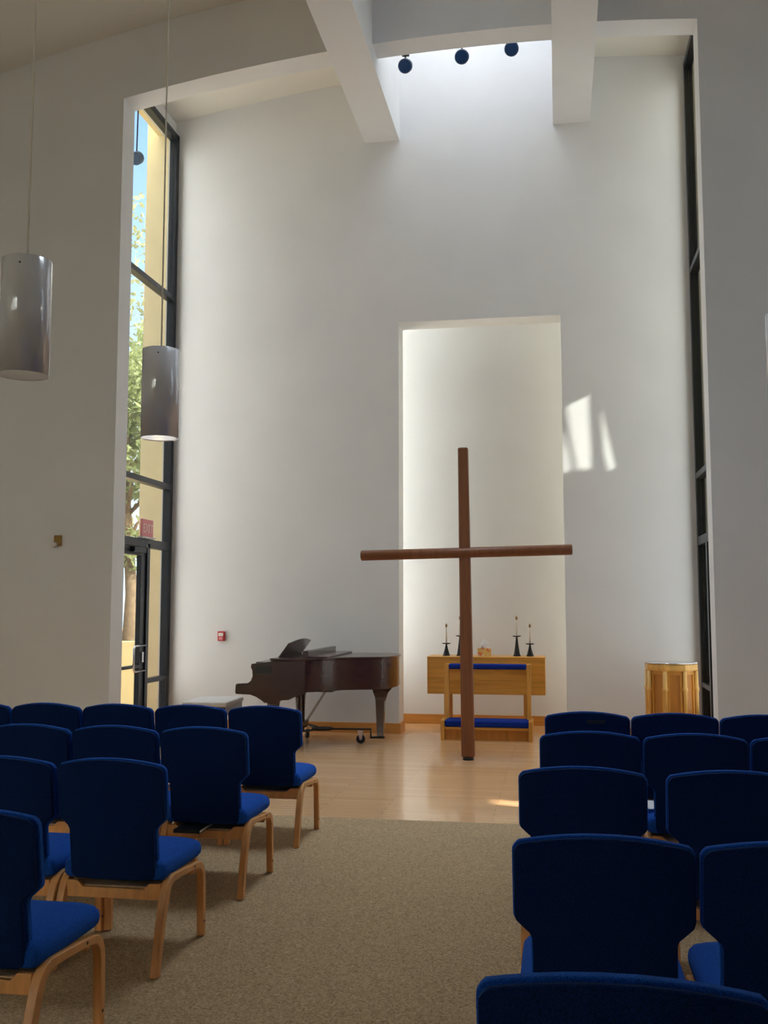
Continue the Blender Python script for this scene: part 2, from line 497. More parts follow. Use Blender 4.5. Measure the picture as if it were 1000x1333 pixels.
# tall window in the niche bay's hidden side, an added one opposite, nave rear windows
for bx, sg_ in ((BX0, -1), (BX1, 1)):
    w = thing_struct('window_3' if sg_ < 0 else 'added_bay_pane', (bx + sg_ * .08, 0, 0))  # the right-hand one is added to lift the niche's dimmer side
    f = MB()
    f.box(-.04, .04, YB1, YB1 + .06, .25, 7.0).box(-.04, .04, YN - .06, YN, .25, 7.0)
    for z in (.25, 2.4, 4.7, 6.94): f.box(-.04, .04, YB1 + .06, YN - .06, z, z + .06)
    f.build('window_frame', M['metal_dark'], w)
    MB().box(-.004, .004, YB1 + .06, YN - .06, .31, 6.94).build('glass_pane', M['glass'], w)
def frosted_mat():
    m, nt, bb = new_mat('frosted_glass')
    bb.inputs['Base Color'].default_value = (.75, .82, .88, 1); bb.inputs['Roughness'].default_value = .35
    return m
M['frosted'] = frosted_mat()
for y0, y1 in GY:
    w = thing_struct('window_6', (NAVE_R + .1, 0, 0))
    f = MB()
    f.box(-.04, .04, y0, y0 + .06, GZ0, GZ1).box(-.04, .04, y1 - .06, y1, GZ0, GZ1)
    for z in (GZ0, 3.0, 5.2, GZ1 - .06): f.box(-.04, .04, y0 + .06, y1 - .06, z, z + .06)
    f.build('window_frame', M['metal_dark'], w)
    MB().box(-.01, .01, y0 + .06, y1 - .06, GZ0 + .06, GZ1 - .06).build('frosted_pane', M['frosted'], w)
for x0, x1 in WX:
    w = thing_struct('window_4', (0, NAVE_B - .1, 0))
    f = MB()
    f.box(x0, x0 + .06, -.04, .04, RZ0, RZ1).box(x1 - .06, x1, -.04, .04, RZ0, RZ1)
    for z in (RZ0, RZ1 - .06): f.box(x0 + .06, x1 - .06, -.04, .04, z, z + .06)
    f.build('window_frame', M['metal_dark'], w)
    MB().box(x0 + .06, x1 - .06, -.004, .004, RZ0 + .06, RZ1 - .06).build('glass_pane', M['glass'], w)

# ------------------------------------------------------------------ outdoors
struct(MB().box(-60, 40, -30, 70, -.35, -.12).build('exterior_ground', M['ground']))
b = MB()
b.box(-5.27, XL - .06, 12.03, 12.25, -.12, 8.2)
b.box(-5.12, XL - .06, 10.2, 12.03, 7.72, 8.2)
struct(b.build('exterior_wall', M['cream']))
struct(MB().box(-20, -5.6, 15.0, 15.25, -.12, .95).build('exterior_wall_low', M['low_wall']))
# added unseen screen, its holes shaped to throw the back wall's sun patches
SUN = Vector((-.80, .29, -.58)).normalized()      # direction the light travels
SX = 2.15
def back_to_screen(x, z):
    """where the ray that lands on the back wall at (x, z) passes the screen wall"""
    t = (SX - x) / SUN.x
    return (YB0 + SUN.y * t, z + SUN.z * t)
patches = [
    [(.125, 3.90), (.40, 4.02), (.42, 3.13), (.235, 3.14), (.18, 3.45)],
    [(.515, 4.00), (.535, 3.90), (.70, 3.13), (.60, 3.12), (.555, 3.3)],
    [(.06, 3.60), (.10, 3.56), (.155, 3.33), (.19, 3.11), (.06, 3.11)],
]
holes = [[back_to_screen(*p) for p in poly] for poly in patches]
bm = bmesh.new()
outer = [(10.46, -.12), (14.0, -.12), (14.0, 9.5), (10.46, 9.5)]
eds = []
for loop in [outer] + holes:
    vs = [bm.verts.new((SX, y, z)) for y, z in loop]
    eds += [bm.edges.new((vs[i], vs[(i + 1) % len(vs)])) for i in range(len(vs))]
bmesh.ops.triangle_fill(bm, use_beauty=True, use_dissolve=False, edges=eds)
ret = bmesh.ops.extrude_face_region(bm, geom=bm.faces[:])
bmesh.ops.translate(bm, verts=[g for g in ret['geom'] if isinstance(g, bmesh.types.BMVert)], vec=(.02, 0, 0))
bmesh.ops.recalc_face_normals(bm, faces=bm.faces[:])
me = bpy.data.meshes.new('added_sun_screen'); bm.to_mesh(me); bm.free()
me.materials.append(M['cream'])
o = bpy.data.objects.new('added_sun_screen', me); C.objects.link(o); struct(o)
# added ends closing the gap between sun screen and building
b = MB().box(XR + .16, SX, 10.42, 10.5, -.12, 9.5).box(XR + .16, SX, 12.4, 12.5, -.12, 9.5)
struct(b.build('exterior_wall', M['cream']))

def tree(name, label, x, y, h, r, mat, n, seed, zc=None):
    rnd = random.Random(seed)
    t = thing(name, label, 'tree', (x, y, -.12), 0, 'trees outside the tall glazing')
    tr = MB()
    top = Vector((rnd.uniform(-.3, .3), rnd.uniform(-.3, .3), h * .75))
    tr.tube([(0, 0, 0), (.05, .03, h * .25), (top.x * .6, top.y * .6, h * .5), top], [.17, .13, .09, .04], 8)
    for k in range(7):
        a = rnd.uniform(0, 2 * PI); z = h * rnd.uniform(.3, .65)
        p0 = Vector((top.x * z / h, top.y * z / h, z)); p1 = p0 + Vector((math.cos(a) * r * .7, math.sin(a) * r * .7, r * .5))
        tr.tube([p0, (p0 + p1) / 2 + Vector((0, 0, .1)), p1], [.05, .035, .012], 6)
    tr.build('trunk', M['bark'], t)
    lf = MB(); vs, fs = [], []
    cl = [(Vector((rnd.gauss(0, r * .5), rnd.gauss(0, r * .5), h * rnd.uniform(.28, .95))), r * rnd.uniform(.25, .5)) for _ in range(26)]
    for i in range(n):
        c, cr = rnd.choice(cl)
        p = c + Vector((rnd.gauss(0, 1), rnd.gauss(0, 1), rnd.gauss(0, 1))).normalized() * cr * rnd.random() ** .4
        u = Vector((rnd.gauss(0, 1), rnd.gauss(0, 1), rnd.gauss(0, 1))).normalized()
        v = u.cross(Vector((rnd.gauss(0, 1), rnd.gauss(0, 1), rnd.gauss(0, 1)))).normalized()
        s = rnd.uniform(.06, .13)
        k = len(vs)
        vs += [p - u * s, p + v * s * .5, p + u * s, p - v * s * .5]
        fs.append((k, k + 1, k + 2, k + 3))
    lf.add(vs, fs)
    lf.build('crown', mat, t)
    return t
tree('tree', 'pale green tree beyond the glass door, standing closest to the low wall', -8.6, 19.2, 7.5, 1.5, M['leaf_a'], 5200, 3)
tree('tree', 'tall sparse olive tree reaching up into the blue sky outside', -11.8, 25.0, 13.0, 2.2, M['leaf_b'], 5200, 5)
tree('tree', 'low russet-leaved tree half hidden behind the greener tree outside', -10.6, 30.5, 5.5, 2.0, M['leaf_c'], 3500, 9)

# ------------------------------------------------------------------ chairs
def chair_proto(W, label, out=0.0):
    t = thing('chapel_chair', label, 'chair')
    hw = W / 2
    # ---- backrest shell and cushion
    def half(s):
        z = .36 + s * (.865 - .36)
        nar = hw * .80
        if z < .575: w = nar
        elif z < .645:
            u = (z - .575) / .07; u = u * u * (3 - 2 * u); w = nar + (hw - nar) * u
        else: w = hw
        if s < .03: w -= .02 * (1 - s / .03)
        if s > .955: w -= .018 * ((s - .955) / .045) ** 2
        return w
    def yrec(z): return .062 - (z - .36) * .165
    ss = [0, .015, .04, .12, .22, .32, .41, .425, .46, .50, .54, .565, .60, .70, .80, .88, .94, .965, .985, 1]
    cs = [-1, -.96, -.85, -.65, -.4, -.15, .15, .4, .65, .85, .96, 1]
    def slab(shrink, off, thick, bulge):
        vs, fs = [], []
        nS, nC = len(ss), len(cs)
        for side in (0, 1):
            for s in ss:
                for c in cs:
                    w = half(s) - shrink
                    x = w * c
                    zt = .882 - .035 * (x / hw) ** 2 - shrink
                    zb = .36 + shrink
                    z = zb + (zt - zb) * s
                    y = yrec(z) + .028 * (x / hw) ** 2 + off
                    if side:
                        e = min(1, (1 - abs(c)) * 6) * min(1, s * 10) * min(1, (1 - s) * 12)
                        y += thick * (.72 + .28 * e) + bulge * (1 - c * c) * math.sin(PI * min(1, max(0, s)))
                    vs.append((x, y, z))
        for side in (0, 1):
            o = side * nS * nC
            for i in range(nS - 1):
                for j in range(nC - 1):
                    a = o + i * nC + j
                    fs.append((a, a + 1, a + nC + 1, a + nC))
        k = nS * nC
        for i in range(nS - 1):
            for j in (0, nC - 1):
                a = i * nC + j; fs.append((a, a + nC, a + nC + k, a + k))
        for j in range(nC - 1):
            for i in (0, nS - 1):
                a = i * nC + j; fs.append((a, a + 1, a + 1 + k, a + k))
        return MB().add(vs, fs)
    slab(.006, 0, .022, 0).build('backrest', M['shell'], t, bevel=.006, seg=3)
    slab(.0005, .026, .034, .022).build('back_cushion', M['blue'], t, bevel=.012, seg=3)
    # ---- seat
    sw = hw - .012
    def rring(inset, rf, rb, n=7):
        x1 = sw - inset; y0, y1 = .075 + inset * .6, .590 - inset
        out = []
        for (cx, cy, r, a0) in ((x1, y1, rf, 0), (-x1, y1, rf, 90), (-x1, y0, rb, 180), (x1, y0, rb, 270)):
            r = max(.012, r - inset * .4)
            ox = cx - math.copysign(r, cx); oy = cy - r if a0 < 180 else cy + r
            for k in range(n):
                q = math.radians(a0 + 90 * k / (n - 1))
                out.append((ox + r * math.cos(q), oy + r * math.sin(q)))
        return out
    vs, fs = [], []
    rings = [(.364, .035), (.368, .012), (.380, .003), (.402, 0), (.424, .004), (.440, .016), (.450, .04), (.457, .08), (.461, .13)]
    for z, ins in rings:
        for x, y in rring(ins, .085, .03):
            t_ = min(1, max(0, (y - .40) / .19)); e_ = (z - .364) / .097
            vs.append((x, y, z - .022 * t_ * t_ * e_))
    n_ = len(vs) // len(rings)
    for a_ in range(len(rings) - 1):
        for k in range(n_):
            fs.append((a_ * n_ + k, a_ * n_ + (k + 1) % n_, (a_ + 1) * n_ + (k + 1) % n_, (a_ + 1) * n_ + k))
    fs += [tuple(range(n_))[::-1], tuple(range(len(vs) - n_, len(vs)))]
    MB().add(vs, fs, True).build('seat', M['blue'], t)
    # ---- bent side frames, each one leg front and back in one lamination
    path = [(.0, .004), (.012, .06), (.035, .15), (.062, .24), (.085, .30), (.102, .332), (.125, .353), (.16, .362), (.25, .358), (.36, .350), (.44, .343), (.485, .334), (.512, .314), (.526, .285), (.532, .24), (.536, .12), (.540, .004)]
    th = [.036, .038, .041, .043, .044, .042, .038, .033, .029, .028, .029, .033, .036, .036, .036, .034, .032]
    for s in (-1, 1):
        x = s * (hw - .020 + out)
        fr = MB().ribbon(path, x - .017, x + .017, th).build('leg_frame', M['beech'], t, bevel=.004)
        for (y, z) in ((.40, .348), (.534, .07)):
            MB().lathe([(.006, 0), (.006, .002), (.003, .003)], n=10).build('bolt', M['black'], fr).matrix_local = \
                Matrix.Translation((x + s * .0165, y, z)) @ Matrix.Rotation(s * PI / 2, 4, 'Y')
    # ---- rails with notched upper edge
    xi = hw - .037 + out
    r = MB().prism([(-xi, .285), (xi, .285), (xi, .352), (xi - .05, .352), (xi - .075, .328), (-xi + .075, .328), (-xi + .05, .352), (-xi, .352)], 'y', .080, .102)
    r.build('rear_rail', M['beech'], t, bevel=.003)
    MB().prism([(-xi, .295), (xi, .295), (xi, .335), (-xi, .335)], 'y', .468, .49).build('front_rail', M['beech'], t, bevel=.003)
    MB().box(-xi, xi, .105, .40, .324, .332).build('book_shelf', M['shelf'], t, bevel=.002)
    return t

WL, WR = .488, .514
protoL = chair_proto(WL, 'x', .005); protoR = chair_proto(WR, 'x')
first = {'L': True, 'R': True}
def place_chair(side, x, y, rz, label, group, z=.004):
    p = protoL if side == 'L' else protoR
    if first[side]: o = p; first[side] = False
    else: o = copy_tree(p)
    o.location = (x, y, z); o.rotation_euler = (0, 0, rz)
    o['label'] = label; o['group'] = group
    return o
ordn = ['aisle-end', 'second', 'third', 'fourth', 'fifth']
rown = ['front', 'second', 'third', 'fourth', 'rearmost']
rowsL = [(6.275, 5), (5.145, 4), (4.035, 3), (2.99, 2)]
a = math.radians(2.2)
pl = .495
chairsL = {}
for i, (y, n) in enumerate(rowsL):
    for k in range(n):
        if i == 2 and k == 2: continue
        if i == 3 and k == 1: continue
        x = (-1.632, -1.632, -1.638, -1.642)[i] - WL / 2 - k * pl * math.cos(a)
        yy = y - (k) * pl * math.sin(a)
        pos = 'at the aisle end of' if k == 0 else f'{ordn[k]} from the aisle in'
        lab = f'blue chair, {pos} the {rown[i]} row on the piano side'
        if i == 3: lab = 'blue chair on beech legs nearest the viewer on the piano side, seat in full view'
        chairsL[i, k] = place_chair('L', x, yy, 0, lab, 'chairs in rows on the piano side')
rowsR = [(6.27, 3, -.09), (5.30, 3, -.105), (4.15, 2, -.170), (2.94, 2, -.142), (1.845, 1, -.158)]
chairsR = {}
for i, (y, n, xe) in enumerate(rowsR):
    for k in range(n):
        x = xe + WR / 2 + k * (.517, .524, .524, .524, .53)[i]
        if i == 2 and k: x += .06
        pos = 'at the aisle end of' if k == 0 else f'{ordn[k]} from the aisle in'
        lab = f'blue chair, {pos} the {rown[i]} row on the octagonal font side'
        if i == 4: lab = 'blue chair cut off by the lower frame edge, nearest of all on the font side'
        chairsR[i, k] = place_chair('R', x, y, 0, lab, 'chairs in rows on the font side')
# small dark plate on one chair back
MB().box(-.005, .105, -.026, -.0205, .812, .832).build('name_plate', M['black'], chairsR[0, 0], bevel=.001)

# a hymnal on the shelf below a seat, a folded paper on a seat
hb = thing('hymnal', 'dark closed book lying on the shelf under a blue chair, second row, piano side', 'book', (chairsL[1, 0].location.x - .06, 5.145 - .03, .338))
MB().box(-.07, .07, 0, .20, .003, .015).build('pages', M['paper'], hb)
b = MB().box(-.073, .073, -.002, .203, 0, .003).box(-.073, .073, -.002, .203, .015, .018).box(-.073, .073, -.004, -.001, 0, .018)
b.build('book_cover', M['hymnal'], hb, bevel=.001)
c = MB().box(-.05, .05, -.07, .07, 0, .002)
c.hexa([(-.05, -.07, .002), (.05, -.07, .002), (.05, -.07, .004), (-.05, -.07, .004)], [(-.05, .07, .002), (.05, .07, .002), (.05, .07, .02), (-.05, .07, .02)])
o = c.build('folded_leaflet', M['paper']); o.location = (.50, 5.30 + .26, .468)
tag(o, 'folded white paper leaflet lying on a blue seat, glimpsed between two chair backs', 'paper')

# ------------------------------------------------------------------ cross
cr = thing('wooden_cross', 'tall slim wooden cross standing on the maple floor', 'cross', (-.897, 10.09, 0))
lean = math.radians(-.55)
def lathe_rounded(r, L, e=.022):
    return [(r - e, 0), (r - e * .4, e * .3), (r, e), (r, L - e), (r - e * .4, L - e * .3), (r - e, L)]
p = MB().hexa([(-.066, -.05, .03), (.066, -.05, .03), (.066, .05, .03), (-.066, .05, .03)],
              [(-.052, -.04, 3.13), (.052, -.04, 3.13), (.052, .04, 3.13), (-.052, .04, 3.13)])
po = p.build('post', M['cross'], cr, bevel=.018, seg=3); po.rotation_euler = (0, lean, 0)
cb = MB().tube([(-1.07, -.012, 2.035), (-1.06, -.012, 2.0353), (1.06, -.012, 2.077), (1.07, -.012, 2.0773)], [.044, .053, .053, .044], 20)
m_ = cb.build('crossbar', M['cross'], cr)
m_.location = (-.018, 0, 0)
MB().lathe([(.055, 0), (.055, .02), (.035, .034)], n=20).build('foot', M['black'], cr)

# ------------------------------------------------------------------ altar, kneeler and what stands on the altar
AY0, AY1 = 12.12, 12.62
al = thing('altar_table', 'honey oak altar table with a deep plain apron standing in the lit niche', 'altar', (-.862, 12.37, 0))
hx = .705
MB().box(-hx - .004, hx + .004, -.255, .255, .892, .908).build('top', M['oak'], al, bevel=.003)
b = MB().box(-hx, hx, -.25, -.228, .463, .892).box(-hx, hx, .228, .25, .463, .892).box(-hx, -hx + .022, -.228, .228, .463, .892).box(hx - .022, hx, -.228, .228, .463, .892)
b.build('apron', M['oak'], al, bevel=.003)
for sx in (-1, 1):
    for sy in (-1, 1):
        x, y = sx * .475, sy * .19
        MB().box(x - .03, x + .03, y - .03, y + .03, 0, .89).build('leg', M['oak_v'], al, bevel=.003)

kn = thing('kneeler', 'open oak prayer kneeler with blue pads in front of the altar table', 'kneeler', (-.815, 11.73, 0))
for s in (-1, 1):
    b = MB().hexa([(s * .475 - .024, -.05, .0), (s * .475 + .024, -.05, .0), (s * .475 + .024, .09, .0), (s * .475 - .024, .09, .0)],
                  [(s * .475 - .024, .02, .845), (s * .475 + .024, .02, .845), (s * .475 + .024, .12, .845), (s * .475 - .024, .12, .845)])
    b.build('upright', M['oak_v'], kn, bevel=.004)
    MB().box(s * .497 - .022, s * .497 + .022, -.26, .10, 0, .225).build('base_side', M['oak_v'], kn, bevel=.004)
MB().box(-.451, .451, .0, .14, .785, .845).build('arm_pad', M['kneel'], kn, bevel=.02, seg=3)
MB().box(-.451, .451, .045, .065, .66, .785).build('front_panel', M['oak'], kn, bevel=.003)
MB().box(-.475, .475, -.25, .09, .15, .222).build('knee_pad', M['kneel'], kn, bevel=.022, seg=3)
MB().box(-.475, .475, -.235, .08, .12, .15).build('pad_board', M['oak'], kn, bevel=.003)
MB().box(-.475, .475, -.20, -.18, .0, .12).build('kick_board', M['oak_dark'], kn, bevel=.003)

def candle(x, y, hh, label):
    t = thing('candlestick', label, 'candlestick', (x, y, .908), 0, 'candlesticks on the altar')
    st = MB().lathe([(.047, 0), (.046, .006), (.036, .03), (.020, hh * .6), (.011, hh - .012), (.011, hh - .004)], n=20)
    st.build('stand', M['iron'], t)
    MB().lathe([(.012, hh - .006), (.040, hh - .002), (.055, hh + .007), (.054, hh + .010), (.030, hh + .004), (.014, hh + .003)], n=24).build('drip_dish', M['iron'], t)
    MB().lathe([(.0115, hh + .003), (.0105, hh + .215), (.009, hh + .219)], n=14).build('candle', M['wax'], t)
    MB().lathe([(.0125, hh + .205), (.0125, hh + .235), (.006, hh + .245), (.0015, hh + .248), (.0015, hh + .258)], n=14).build('candle_cap', M['brass'], t)
    return t
candle(-1.36, 12.37, .145, 'short black candlestick with white taper at the piano end of the altar')
candle(-1.19, 12.37, .238, 'tall black candlestick half hidden behind the cross post')
candle(-.497, 12.37, .238, 'tall black candlestick in full view on the altar, beside the short one')
candle(-.338, 12.37, .145, 'short black candlestick with white taper at the font end of the altar')

tb = thing('tissue_box', 'orange patterned tissue box with a white tissue standing up, on the altar', 'tissue box', (-.893, 12.36, .908), .12)
MB().box(-.082, .082, -.06, .06, 0, .095).build('carton', M['tissue'], tb, bevel=.003)
ts = MB(); vs = []; fs = []
n = 14
for ring, (z, r) in enumerate([(.094, .035), (.12, .05), (.15, .042), (.178, .022), (.195, .006)]):
    for k in range(n):
        q = 2 * PI * k / n
        rr = r * (1 + .35 * math.sin(3 * q + ring) * (ring > 0))
        vs.append((rr * math.cos(q) * 1.1, rr * math.sin(q) * .6, z + .012 * math.sin(2 * q + ring)))
for i in range(4):
    for k in range(n):
        fs.append((i * n + k, i * n + (k + 1) % n, (i + 1) * n + (k + 1) % n, (i + 1) * n + k))
fs.append(tuple(range(4 * n, 5 * n)))
ts.add(vs, fs, True).build('tissue', M['paper'], tb)

# ------------------------------------------------------------------ octagonal font
fo = thing('baptismal_font', 'octagonal honey oak font stand with banded corner posts beside the back wall', 'font', (1.20, 11.30, 0))
R8 = .272
def octo(r, z0, z1): return [(r, z0), (r, z1)]
a0 = PI / 8 + .05
MB().lathe(octo(R8 - .028, .0, .85), n=8, smooth=False, a0=a0).build('body', M['oak_dark'], fo)
MB().lathe([(R8 + .002, .83), (R8 + .012, .845), (R8 + .012, .895), (R8 - .002, .905)], n=8, smooth=False, a0=a0).build('top_rim', M['oak_light'], fo, bevel=.003)
MB().lathe(octo(R8 + .004, 0, .08), n=8, smooth=False, a0=a0).build('plinth', M['oak_light'], fo, bevel=.003)
MB().lathe([(R8 + .006, 0), (R8 + .006, .008), (R8 - .01, .010)], n=40, c=(0, 0, .905)).build('glass_lid', M['chrome'], fo)
for k in range(8):
    q = a0 + 2 * PI * k / 8
    px, py = (R8 - .008) * math.cos(q), (R8 - .008) * math.sin(q)
    MB().lathe([(.022, .08), (.022, .61), (.030, .622), (.030, .648), (.022, .66), (.022, .83)], c=(px, py, 0), n=12).build('corner_post', M['oak_light'], fo)
for k in range(8):
    q = a0 + 2 * PI * (k + .5) / 8
    dx, dy = math.cos(q), math.sin(q); tx, ty = -dy, dx
    rr = (R8 - .028) * math.cos(PI / 8)
    w2 = .075
    p = lambda s, o, z: (dx * (rr + o) + tx * s, dy * (rr + o) + ty * s, z)
    b = MB()
    for (s0, s1, z0, z1) in ((-w2, w2, .79, .83), (-w2, w2, .08, .14), (-w2, -w2 + .022, .14, .79), (w2 - .022, w2, .14, .79)):
        b.hexa([p(s0, -.004, z0), p(s1, -.004, z0), p(s1, .012, z0), p(s0, .012, z0)], [p(s0, -.004, z1), p(s1, -.004, z1), p(s1, .012, z1), p(s0, .012, z1)])
    b.build('panel_frame', M['oak_v'], fo)

# ------------------------------------------------------------------ grand piano
pn = thing('grand_piano', 'dark mahogany baby grand piano with its lid closed, standing against the back wall', 'piano', (-2.55, 11.0, 0))
PX, PY = -2.55, 11.0
def bez(p0, p1, p2, p3, n):
    out = []
    for i in range(n + 1):
        t = i / n; u = 1 - t
        out.append((u**3 * p0[0] + 3*u*u*t * p1[0] + 3*u*t*t * p2[0] + t**3 * p3[0], u**3 * p0[1] + 3*u*u*t * p1[1] + 3*u*t*t * p2[1] + t**3 * p3[1]))
    return out
def rim(off=0):
    pts = [(-3.0, 10.30)]
    pts += bez((-2.72, 10.30), (-2.44, 10.32), (-2.46, 10.56), (-2.24, 10.68), 10)
    pts += bez((-2.24, 10.68), (-2.10, 10.75), (-2.02, 10.76), (-1.95, 10.80), 5)[1:]
    pts += bez((-1.95, 10.80), (-1.83, 10.88), (-1.82, 11.0), (-1.80, 11.2), 6)[1:]
    pts += bez((-1.80, 11.2), (-1.77, 11.55), (-1.80, 11.70), (-2.1, 11.70), 8)[1:]
    pts += [(-3.0, 11.70)]
    c = Vector((-2.6, 11.0))
    out = []
    for p in pts:
        v = Vector(p); d = (v - c).normalized()
        out.append((v.x + d.x * off - PX, v.y + d.y * off - PY))
    return out
MB().prism(rim(), 'z', .615, .945, smooth=False).build('case', M['piano'], pn, bevel=.006)
MB().prism(rim(.016), 'z', .947, .968).build('lid', M['piano'], pn, bevel=.005)
# cheeks with the scrolled arm
def X(x): return x - PX
cheek = [(-3.38, .59), (-3.385, .62), (-3.38, .692), (-3.36, .70), (-3.25, .705), (-3.215, .73), (-3.195, .78), (-3.20, .84), (-3.215, .87), (-3.21, .908), (-2.99, .935), (-2.70, .945), (-2.62, .945), (-2.62, .60), (-2.72, .575), (-2.8, .535), (-2.88, .53), (-2.93, .50), (-3.06, .50), (-3.10, .53), (-3.16, .565), (-3.22, .585)]
for (y0, y1) in ((10.29, 10.36), (11.64, 11.71)):
    MB().prism([(X(x), z) for x, z in cheek], 'y', y0 - PY, y1 - PY).build('cheek', M['piano'], pn, bevel=.006)
MB().box(X(-3.38), X(-2.9), 10.36 - PY, 11.64 - PY, .59, .655).build('keybed', M['piano'], pn, bevel=.004)
MB().box(X(-3.20), X(-3.18), 10.36 - PY, 11.64 - PY, .655, .82).build('fallboard', M['piano'], pn)
MB().box(X(-3.18), X(-2.95), 10.36 - PY, 11.64 - PY, .82, .925).build('case_front', M['piano'], pn, bevel=.004)
b = MB()
for k in range(52):
    y = 10.385 - PY + k * 1.23 / 52
    b.box(X(-3.35), X(-3.201), y + .0006, y + .0231, .656, .675)
b.build('white_keys', M['ivory'], pn)
b = MB()
for k in range(51):
    if (k % 7) in (1, 4): continue
    y = 10.385 - PY + (k + 1) * 1.23 / 52
    b.box(X(-3.30), X(-3.201), y - .006, y + .006, .675, .688)
b.build('black_keys', M['black'], pn)
MB().box(X(-3.17), X(-2.99), 10.278 - PY, 10.29 - PY, .80, .885).build('side_plate', M['black'], pn, bevel=.003)
# legs
def leg(x, y, top, s=1):
    b = MB()
    b.box(X(x) - .075, X(x) + .075, y - PY - .075, y - PY + .075, top - .05, top)
    prof = [(-.045, .165), (-.045, .20), (-.035, .20), (.035, .20)]
    def q(w, z): return [(X(x) - w, y - PY - w, z), (X(x) + w, y - PY - w, z), (X(x) + w, y - PY + w, z), (X(x) - w, y - PY + w, z)]
    sec = [(.034, .085), (.036, .13), (.050, top - .14), (.056, top - .10), (.072, top - .05)]
    for (w0, z0), (w1, z1) in zip(sec, sec[1:]): b.hexa(q(w0, z0), q(w1, z1))
    b.build('leg', M['piano'], pn, bevel=.004)
leg(-1.955, 11.07, .617)
leg(-3.0, 10.43, .59); leg(-3.0, 11.57, .59)
# curved bracket at the tail leg
MB().prism([(X(-2.06), .617), (X(-2.06), .60), (X(-2.03), .575), (X(-1.985), .52), (X(-1.985), .47), (X(-1.90), .47), (X(-1.87), .56), (X(-1.82), .617)], 'y', 11.05 - PY, 11.09 - PY).build('leg_bracket', M['piano'], pn, bevel=.003)
# folded front flap of the lid, music desk
b = MB().box(X(-2.66), X(-2.60), 10.33 - PY, 11.68 - PY, .968, 1.045).box(X(-2.60), X(-2.40), 10.36 - PY, 11.66 - PY, .968, .988)
b.build('lid_flap', M['piano'], pn, bevel=.004)
dk = []
for k in range(25):
    u = k / 24
    y = 10.52 + u * .95
    h = .165 + .035 * math.sin(PI * u)
    dk.append((y - PY, h))
b = MB(); vs = []; fs = []
for y, h in dk:
    for o_ in (0, .016):
        for tz in (0, h):
            vs.append((X(-2.99) + tz * .75 + o_, y, .955 + tz))
for i in range(24):
    a_ = i * 4; c_ = a_ + 4
    fs += [(a_, a_ + 1, c_ + 1, c_), (a_ + 2, c_ + 2, c_ + 3, a_ + 3), (a_ + 1, a_ + 3, c_ + 3, c_ + 1), (a_, c_, c_ + 2, a_ + 2)]
fs += [(0, 2, 3, 1), (96, 97, 99, 98)]
b.add(vs, fs).build('music_desk', M['piano'], pn)
# pedal lyre with braces
b = MB().box(X(-2.86), X(-2.82), 10.86 - PY, 11.14 - PY, .56, .617)
b.box(X(-2.855), X(-2.825), 10.90 - PY, 10.93 - PY, .24, .56).box(X(-2.855), X(-2.825), 11.07 - PY, 11.10 - PY, .24, .56)
b.box(X(-2.90), X(-2.79), 10.85 - PY, 11.15 - PY, .17, .24)
b.build('pedal_lyre', M['piano'], pn, bevel=.003)
b = MB()
for yy in (10.95, 11.05): b.tube([(X(-2.54), yy - PY, .612), (X(-2.80), yy - PY, .21)], .0045, 8)
b.build('lyre_brace', M['brass'], pn)
for k in range(3):
    MB().box(X(-2.99), X(-2.88), 10.915 + k * .07 - PY, 10.945 + k * .07 - PY, .185, .197).build('pedal', M['brass'], pn, bevel=.003)
MB().box(X(-2.62), X(-2.40), 10.62 - PY, 10.85 - PY, .595, .615).build('soundboard_block', M['black'], pn)

# three-armed steel dolly under the piano legs
dl = thing('piano_dolly', 'black steel three-arm dolly with casters carrying the piano legs', 'dolly', (-2.55, 11.0, 0))
hub = (X(-2.60), 11.0 - PY)
b = MB().lathe([(.12, .150), (.12, .172)], c=(hub[0], hub[1], 0), n=20)
b.build('hub_plate', M['iron'], dl)
for (lx, ly) in ((-1.955, 11.07), (-3.0, 10.43), (-3.0, 11.57)):
    ex, ey = X(lx), ly - PY
    d = Vector((ex - hub[0], ey - hub[1], 0)); L = d.length; d.normalize(); nrm = Vector((-d.y, d.x, 0))
    H0 = Vector((hub[0], hub[1], 0))
    def pt(s, w, z): return tuple(H0 + d * s + nrm * w + Vector((0, 0, z)))
    def bar(b, s0, s1, w, z0, z1): b.hexa([pt(s0, -w, z0), pt(s1, -w, z0), pt(s1, w, z0), pt(s0, w, z0)], [pt(s0, -w, z1), pt(s1, -w, z1), pt(s1, w, z1), pt(s0, w, z1)])
    b = MB()
    bar(b, .10, L - .10, .02, .150, .168)
    bar(b, L - .115, L - .10, .02, .062, .168)
    bar(b, L - .115, L + .045, .045, .062, .078)
    b.build('arm', M['iron'], dl, bevel=.002)
    s = L - .22
    cst = MB()
    bar(cst, s - .03, s + .03, .028, .135, .150)
    for w in (-.024, .020): 
        cst.hexa([pt(s - .012, w, .045), pt(s + .012, w, .045), pt(s + .012, w + .004, .045), pt(s - .012, w + .004, .045)], [pt(s - .03, w, .14), pt(s + .03, w, .14), pt(s + .03, w + .004, .14), pt(s - .03, w + .004, .14)])
    co = cst.build('caster', M['chrome'], dl)
    wb = MB()
    cpt = Vector(pt(s, 0, .052))
    wb.lathe([(.030, -.016), (.046, -.014), (.051, -.008), (.051, .008), (.046, .014), (.030, .016)], n=24)
    wo = wb.build('wheel', M['rubber'], co)
    wo.matrix_local = Matrix.Translation(cpt) @ Matrix.Rotation(math.atan2(d.y, d.x), 4, 'Z') @ Matrix.Rotation(PI / 2, 4, 'X')

